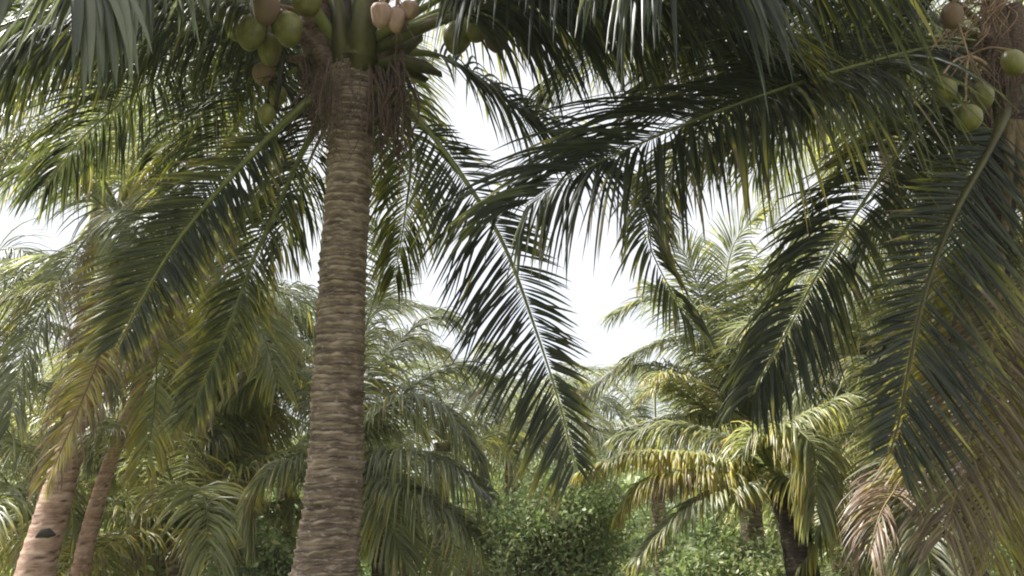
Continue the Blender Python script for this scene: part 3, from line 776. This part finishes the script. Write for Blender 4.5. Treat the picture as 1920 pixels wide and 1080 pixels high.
# G: palm right of centre behind
G = far_palm('bright green palm right of centre with yellow green inner fronds, behind the bush', (1400, 790, 11.5),
    [(1410, 1000, 22, 11.5), (1405, 900, 20, 11.5)], M_BARK,
    fr=[([(1330, 730, 11.3), (1250, 690, 11.1), (1170, 690, 11.0), (1110, 730, 10.9)], dict(droop=1.2, dry=0.12, L=0.6)),
        ([(1350, 680, 11.6), (1290, 580, 11.7), (1220, 540, 11.8)], dict(droop=0.8, dry=0.14, L=0.7)),
        ([(1400, 650, 11.6), (1390, 560, 11.7), (1430, 490, 11.8), (1520, 480, 11.9)], dict(droop=1.0, dry=0.16, L=0.65)),
        ([(1340, 640, 11.4), (1310, 540, 11.2), (1280, 470, 11.1), (1240, 440, 11.0)], dict(droop=0.5, dry=0.2, L=0.6)),
        ([(1370, 640, 11.3), (1360, 540, 11.1), (1380, 450, 11.0), (1430, 400, 11.0)], dict(droop=0.6, dry=0.2, L=0.6)),
        ([(1350, 690, 11.3), (1300, 600, 11.0), (1230, 560, 10.8), (1150, 590, 10.7)], dict(droop=0.9, dry=0.18, L=0.6)),
        ([(1410, 650, 11.2), (1440, 550, 11.0), (1490, 470, 10.9), (1560, 440, 10.8)], dict(droop=0.8, dry=0.25, L=0.6)),
        ([(1320, 780, 11.2), (1240, 790, 11.0), (1160, 830, 10.9), (1120, 900, 10.9)], dict(droop=1.2, dry=0.16, L=0.65)),
        ([(1440, 680, 11.5), (1500, 620, 11.4), (1580, 620, 11.3), (1640, 680, 11.2)], dict(droop=1.2, dry=0.14)),
        ([(1460, 740, 11.4), (1540, 720, 11.2), (1610, 770, 11.1), (1650, 850, 11.0)], dict(droop=1.2, dry=0.14)),
        ([(1370, 690, 11.4), (1320, 650, 11.2), (1250, 640, 11.0), (1180, 670, 10.9)], dict(droop=1.1, dry=0.1, L=0.6))], n=80, auto=4)
for q in ([(1330, 770, 10.9), (1280, 735, 10.6), (1235, 722, 10.4), (1205, 745, 10.3)], [(1330, 770, 10.8), (1290, 720, 10.5), (1250, 700, 10.2), (1215, 712, 10.0)]):
    frond(G, W((1400, 790, 11.5), *q), L=0.38, n=70, droop=1.0, dry=0.42, mat=M_LEAF_LIT, seg=5, tipdry=0.3, label='yellow green frond')
# H: young palm with yellow arching fronds
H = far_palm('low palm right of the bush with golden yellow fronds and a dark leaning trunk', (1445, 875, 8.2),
    [(1500, 1045, 30, 8.2), (1478, 960, 26, 8.2)], M_BARK_DARK,
    fr=[([(1370, 865, 8.1), (1280, 850, 8.0), (1180, 852, 7.9), (1090, 885, 7.8)], dict(droop=2.0, dry=0.46, L=0.34, twist=0.4)),
        ([(1380, 895, 8.0), (1290, 885, 7.9), (1210, 905, 7.8), (1165, 960, 7.8)], dict(droop=1.9, dry=0.50, L=0.42, twist=0.4)),
        ([(1390, 910, 7.9), (1320, 935, 7.7), (1250, 985, 7.6), (1195, 1050, 7.5)], dict(droop=1.3, dry=0.28, L=0.36)),
        ([(1420, 830, 8.0), (1500, 785, 7.9), (1590, 745, 7.8), (1660, 735, 7.7)], dict(droop=1.8, dry=0.34, L=0.45, width=0.04)),
        ([(1430, 830, 7.9), (1480, 805, 7.7), (1520, 830, 7.5), (1530, 900, 7.4), (1530, 960, 7.4)], dict(droop=1.7, dry=0.32, L=0.55, width=0.05)),
        ([(1400, 850, 8.3), (1330, 810, 8.5), (1250, 800, 8.7), (1160, 820, 8.8)], dict(droop=1.5, dry=0.2, L=0.45)),
        ([(1480, 900, 8.0), (1540, 930, 7.9), (1590, 1000, 7.8), (1610, 1070, 7.8)], dict(droop=1.1, dry=0.3, L=0.6))], n=85)
# J: right-hand clumps behind palm B
far_palm('shaded palm behind the right palm with a rusty dead frond', (1720, 860, 8.6),
    [(1740, 1080, 28, 8.6), (1735, 960, 26, 8.6)], M_BARK_DARK,
    fr=[([(1700, 880, 7.4), (1680, 915, 6.9), (1650, 965, 6.6), (1630, 1040, 6.5)], dict(droop=0.9, dry=0.86, L=0.55, n=60, tipdry=0.1, label='rusty dead frond')),
        ([(1640, 880, 8.4), (1560, 950, 8.2), (1500, 1060, 8.1)], dict(droop=1.3, dry=0.35, L=0.5)),
        ([(1760, 800, 8.3), (1830, 780, 8.1), (1900, 830, 8.0), (1950, 920, 8.0)], dict(droop=0.9, dry=0.72, L=0.7, label='dry brown frond')),
        ([(1780, 860, 8.3), (1850, 890, 8.1), (1900, 960, 8.0), (1930, 1060, 8.0)], dict(droop=1.0, dry=0.5, L=0.7)),
        ([(1700, 760, 8.8), (1640, 690, 9.0), (1560, 680, 9.2), (1500, 740, 9.3)], dict(droop=1.2, dry=0.16)),
        ([(1770, 760, 8.8), (1830, 690, 9.0), (1910, 690, 9.2), (1970, 760, 9.3)], dict(droop=1.2, dry=0.2)),
        ([(1740, 940, 8.2), (1760, 1020, 8.0), (1770, 1100, 7.9)], dict(droop=0.8, dry=0.45, L=0.6))], n=75, auto=3)
# far small palms
midlist = [
    ('tall palm behind the left curtain of fronds, above the white gap', (230, 60, 14.0), 0.12, None),
    ('palm behind the near trunk at the left, below its middle', (490, 740, 13.5), 0.14, None),
    ('palm behind the leaning pinkish trunk, level with its bend', (330, 720, 13.0), 0.22, None),
    ('palm behind the large drooping frond at the right', (1760, 620, 11.0), 0.2, None),
    ('palm beyond the grey hanging frond right of centre', (1600, 640, 14.5), 0.12, None),
    ('palm partly cut off at the right edge, low down', (1960, 640, 9.5), 0.25, None),
    ('palm in the dark mass at the upper right', (1650, 150, 13.0), 0.14, None),
]
for lab, cr, dr, _ in midlist:
    far_palm(lab, cr, None, M_BARK, auto=16, n=62, seg=5, L=0.85, dry=dr, ln=3.1, group='palms of the second row')
farlist = [
    ('low palm with yellow green arching fronds right of the slender trunk', (340, 1000, 11.0), 0.36),
    ('low palm at the foot of the pinkish trunk', (60, 1010, 11.5), 0.3),
    ('low palm right of the near trunk at the bottom', (720, 1010, 12.0), 0.32),
    ('far palm in the low gap left of the bush', (960, 830, 17.0), 0.10),
    ('far palm peeping above the bush in the white gap', (1060, 800, 21.0), 0.12),
    ('far palm behind the bright palm right of centre', (1230, 830, 19.0), 0.16),
    ('far palm between the near trunk and the drooping frond tips', (830, 820, 16.0), 0.10),
    ('far palm behind the shaded left palm', (540, 900, 17.0), 0.16),
    ('far palm low at the left edge', (120, 930, 16.0), 0.3),
    ('far palm behind the slender leaning trunk', (300, 900, 15.0), 0.35),
    ('far palm behind the low golden palm', (1560, 850, 15.0), 0.2),
    ('far palm low behind the rusty dead frond', (1660, 930, 14.0), 0.3),
    ('far palm low at the right edge', (1900, 880, 13.0), 0.3),
    ('far palm at the left edge under the white gap', (-20, 820, 15.0), 0.12),
]
for lab, cr, dr in farlist:
    far_palm(lab, cr, None, M_BARK, auto=12, n=48, seg=4, L=0.8, dry=dr, ln=2.9, group='palms far back in the grove', width=0.055)

# ================================================================== bushes
def bush(label, px, py, Y, wpx, hpx, nleaf=9000, leaf=0.045, dry=0.4, name='bush', group=None, asp=0.42):
    """centre of the crown at the pixel, half sizes in pixels; grows from the ground"""
    c = P(px, py, Y); k = ppm(py, Y); rx, rz = wpx / k, hpx / k
    base = np.array([c[0], c[1], -0.03])
    o = thing(name, label, 'bush', base, group)
    ncl = 90
    dirs = nrm(rng.normal(0, 1, (ncl, 3)))
    lump = np.array([1 + 0.55 * noise.noise((q[0] * 2.1 + px * 0.01, q[1] * 2.1, q[2] * 2.1)) for q in dirs])[:, None]
    cc = dirs * (rng.random((ncl, 1)) ** 0.45) * lump * np.array([rx, rx * 0.8, rz]) * 0.95 + c
    cc[: ncl // 5, 2] += rng.uniform(0.0, 0.35, ncl // 5) * rz     # a few long shoots stand proud
    cc[:, 2] = np.maximum(cc[:, 2], 0.1)
    g = Geo()
    for q in cc:
        m_ = (q + base) / 2 + rng.normal(0, 0.08, 3) + np.array([0, 0, 0.1])
        g.tube(spline([base + rng.normal(0, 0.03, 3) * np.array([1, 1, 0]), m_, q], 9), np.linspace(0.022, 0.005, 9), 5)
    g.build('stem', M_TWIG, o, base)
    per = nleaf // ncl
    cid = np.repeat(np.arange(ncl), per)
    rad = 0.20 * (rx + rz) / 2
    pos = cc[cid] + rng.normal(0, 1, (len(cid), 3)) * rad * np.array([1, 1, 0.8]) * rng.uniform(0.6, 1.3, (ncl, 1))[cid]
    pos[:, 2] = np.maximum(pos[:, 2], 0.03)
    d = nrm(rng.normal(0, 1, (len(cid), 3)) + np.array([0, 0, 0.15]))
    s = nrm(np.cross(d, rng.normal(0, 1, d.shape)))
    l = leaf * rng.uniform(0.5, 1.9, (len(cid), 1))
    v = np.stack([pos, pos + d * l * 0.5 + s * l * asp / 2, pos + d * l, pos + d * l * 0.5 - s * l * asp / 2], 1).reshape(-1, 3)
    f = np.arange(len(v)).reshape(-1, 4)
    t = np.zeros((len(v), 3)); t[:, 0] = np.repeat(rng.random(len(cid)), 4)
    t[:, 2] = np.clip(np.repeat(dry + rng.normal(0, 0.12, len(cid)) + rng.normal(0, 0.14, ncl)[cid], 4), 0, 1)
    mesh_obj('foliage', v, f, M_BUSH, o, c, False, t)
    return o

bush('fine leaved fresh green bush at the bottom right of centre', 1050, 1010, 8.4, 130, 115, 22000, 0.036, 0.6)
bush('darker green bush low at the left of the near trunk', 490, 1075, 9.4, 120, 60, 9000, 0.05, 0.6)
bush('mottled olive bush under the golden fronds', 1350, 1080, 10.2, 150, 70, 11000, 0.05, 0.6)

def undergrowth():
    """tall weeds and saplings between the trunks"""
    V, T = [], []
    for k in range(900):
        Y = 8.8 + 15 * rng.random() ** 0.8; x = rng.uniform(-0.72, 0.72) * Y
        if abs(x - P(1050, 1000, 8.4)[0]) < 0.9 and Y < 9.6:
            continue
        h = rng.uniform(0.9, 2.0); n = 70
        lean = rng.normal(0, 0.25, 2)
        t = rng.random(n) ** 0.8
        p = np.stack([x + lean[0] * t * t * h, Y + lean[1] * t * t * h, h * t], 1) + rng.normal(0, 0.10, (n, 3)) * (0.4 + t[:, None])
        p[:, 2] = np.maximum(p[:, 2], 0.02)
        d = nrm(rng.normal(0, 1, (n, 3)) + np.array([0, 0, -0.1])); s_ = nrm(np.cross(d, rng.normal(0, 1, (n, 3))))
        l = rng.uniform(0.04, 0.13, (n, 1)) * rng.uniform(0.6, 1.4)
        a = rng.uniform(0.1, 0.2)
        V.append(np.stack([p, p + d * l * 0.5 + s_ * l * a, p + d * l, p + d * l * 0.5 - s_ * l * a], 1).reshape(-1, 3))
        tt = np.zeros((n * 4, 3)); tt[:, 0] = np.repeat(rng.random(n), 4); tt[:, 2] = np.clip(0.75 + rng.normal(0, 0.25), 0, 1); T.append(tt)
    v = np.vstack(V)
    o = mesh_obj('undergrowth', v, np.arange(len(v)).reshape(-1, 4), M_BUSH, None, None, False, np.vstack(T))
    o['kind'] = 'stuff'
    o['label'] = 'pale green and olive weeds standing tall between the palm trunks'
undergrowth()

def far_woods():
    n = 90000
    th = rng.uniform(-0.85, 0.85, n)
    r = rng.uniform(24, 40, n)
    x = np.sin(th) * r; y = np.cos(th) * r
    hgt = np.array([3.2 + 1.3 * noise.noise((a * 0.25, 3.1, 0)) + 0.8 * noise.noise((a * 0.9, 7.7, 0)) for a in x])
    z = hgt * rng.random(n) ** 0.7
    pos = np.stack([x, y, z], 1)
    d = nrm(rng.normal(0, 1, (n, 3)) + np.array([0, 0, -0.3])); s = nrm(np.cross(d, rng.normal(0, 1, d.shape)))
    l = rng.uniform(0.25, 0.6, (n, 1))
    v = np.stack([pos, pos + d * l * 0.5 + s * l * 0.12, pos + d * l, pos + d * l * 0.5 - s * l * 0.12], 1).reshape(-1, 3)
    t = np.zeros((len(v), 3)); t[:, 0] = np.repeat(rng.random(n), 4); t[:, 2] = np.repeat(np.clip(rng.normal(0.5, 0.2, n), 0, 1), 4)
    o = mesh_obj('far_woods', v, np.arange(len(v)).reshape(-1, 4), M_BUSH, None, None, False, t)
    o['kind'] = 'stuff'
    o['label'] = 'far green undergrowth closing off the grove behind the palms'
far_woods()
def grass():
    n = 40000
    r = 3 + 26 * rng.random(n) ** 0.7; th = rng.uniform(-0.9, 0.9, n)
    x = np.sin(th) * r; y = np.cos(th) * r
    h = rng.uniform(0.1, 0.35, (n, 1))
    pos = np.stack([x, y, np.full(n, -0.06)], 1)
    d = nrm(rng.normal(0, 0.35, (n, 3)) + np.array([0, 0, 1])); s = nrm(np.cross(d, rng.normal(0, 1, d.shape)))
    v = np.stack([pos - s * 0.008, pos + s * 0.008, pos + d * h + s * 0.002, pos + d * h - s * 0.002], 1).reshape(-1, 3)
    t = np.zeros((len(v), 3)); t[:, 0] = np.repeat(rng.random(n), 4); t[:, 2] = np.repeat(np.clip(rng.normal(0.6, 0.2, n), 0, 1), 4)
    o = mesh_obj('grass', v, np.arange(len(v)).reshape(-1, 4), M_BUSH, None, None, False, t)
    o['kind'] = 'stuff'
    o['label'] = 'grass growing over the floor of the grove'
grass()

def haze():
    m, t, o = newmat('haze_air')
    pv = t.nodes.new('ShaderNodeVolumePrincipled')
    pv.inputs['Color'].default_value = (0.93, 0.96, 1.0, 1)
    pv.inputs['Density'].default_value = 0.0007
    pv.inputs['Anisotropy'].default_value = 0.3
    t.links.new(pv.outputs[0], o.inputs['Volume'])
    x0, x1, y0, y1, z0, z1 = -950, 950, -950, 950, -1.5, 16
    v = [(x, y, z) for z in (z0, z1) for y in (y0, y1) for x in (x0, x1)]
    f = [(0, 2, 3, 1), (4, 5, 7, 6), (0, 1, 5, 4), (2, 6, 7, 3), (0, 4, 6, 2), (1, 3, 7, 5)]
    h = mesh_obj('haze', v, f, m, smooth=False)
    h['kind'] = 'stuff'
    h['label'] = 'bright humid air between the palms'
haze()
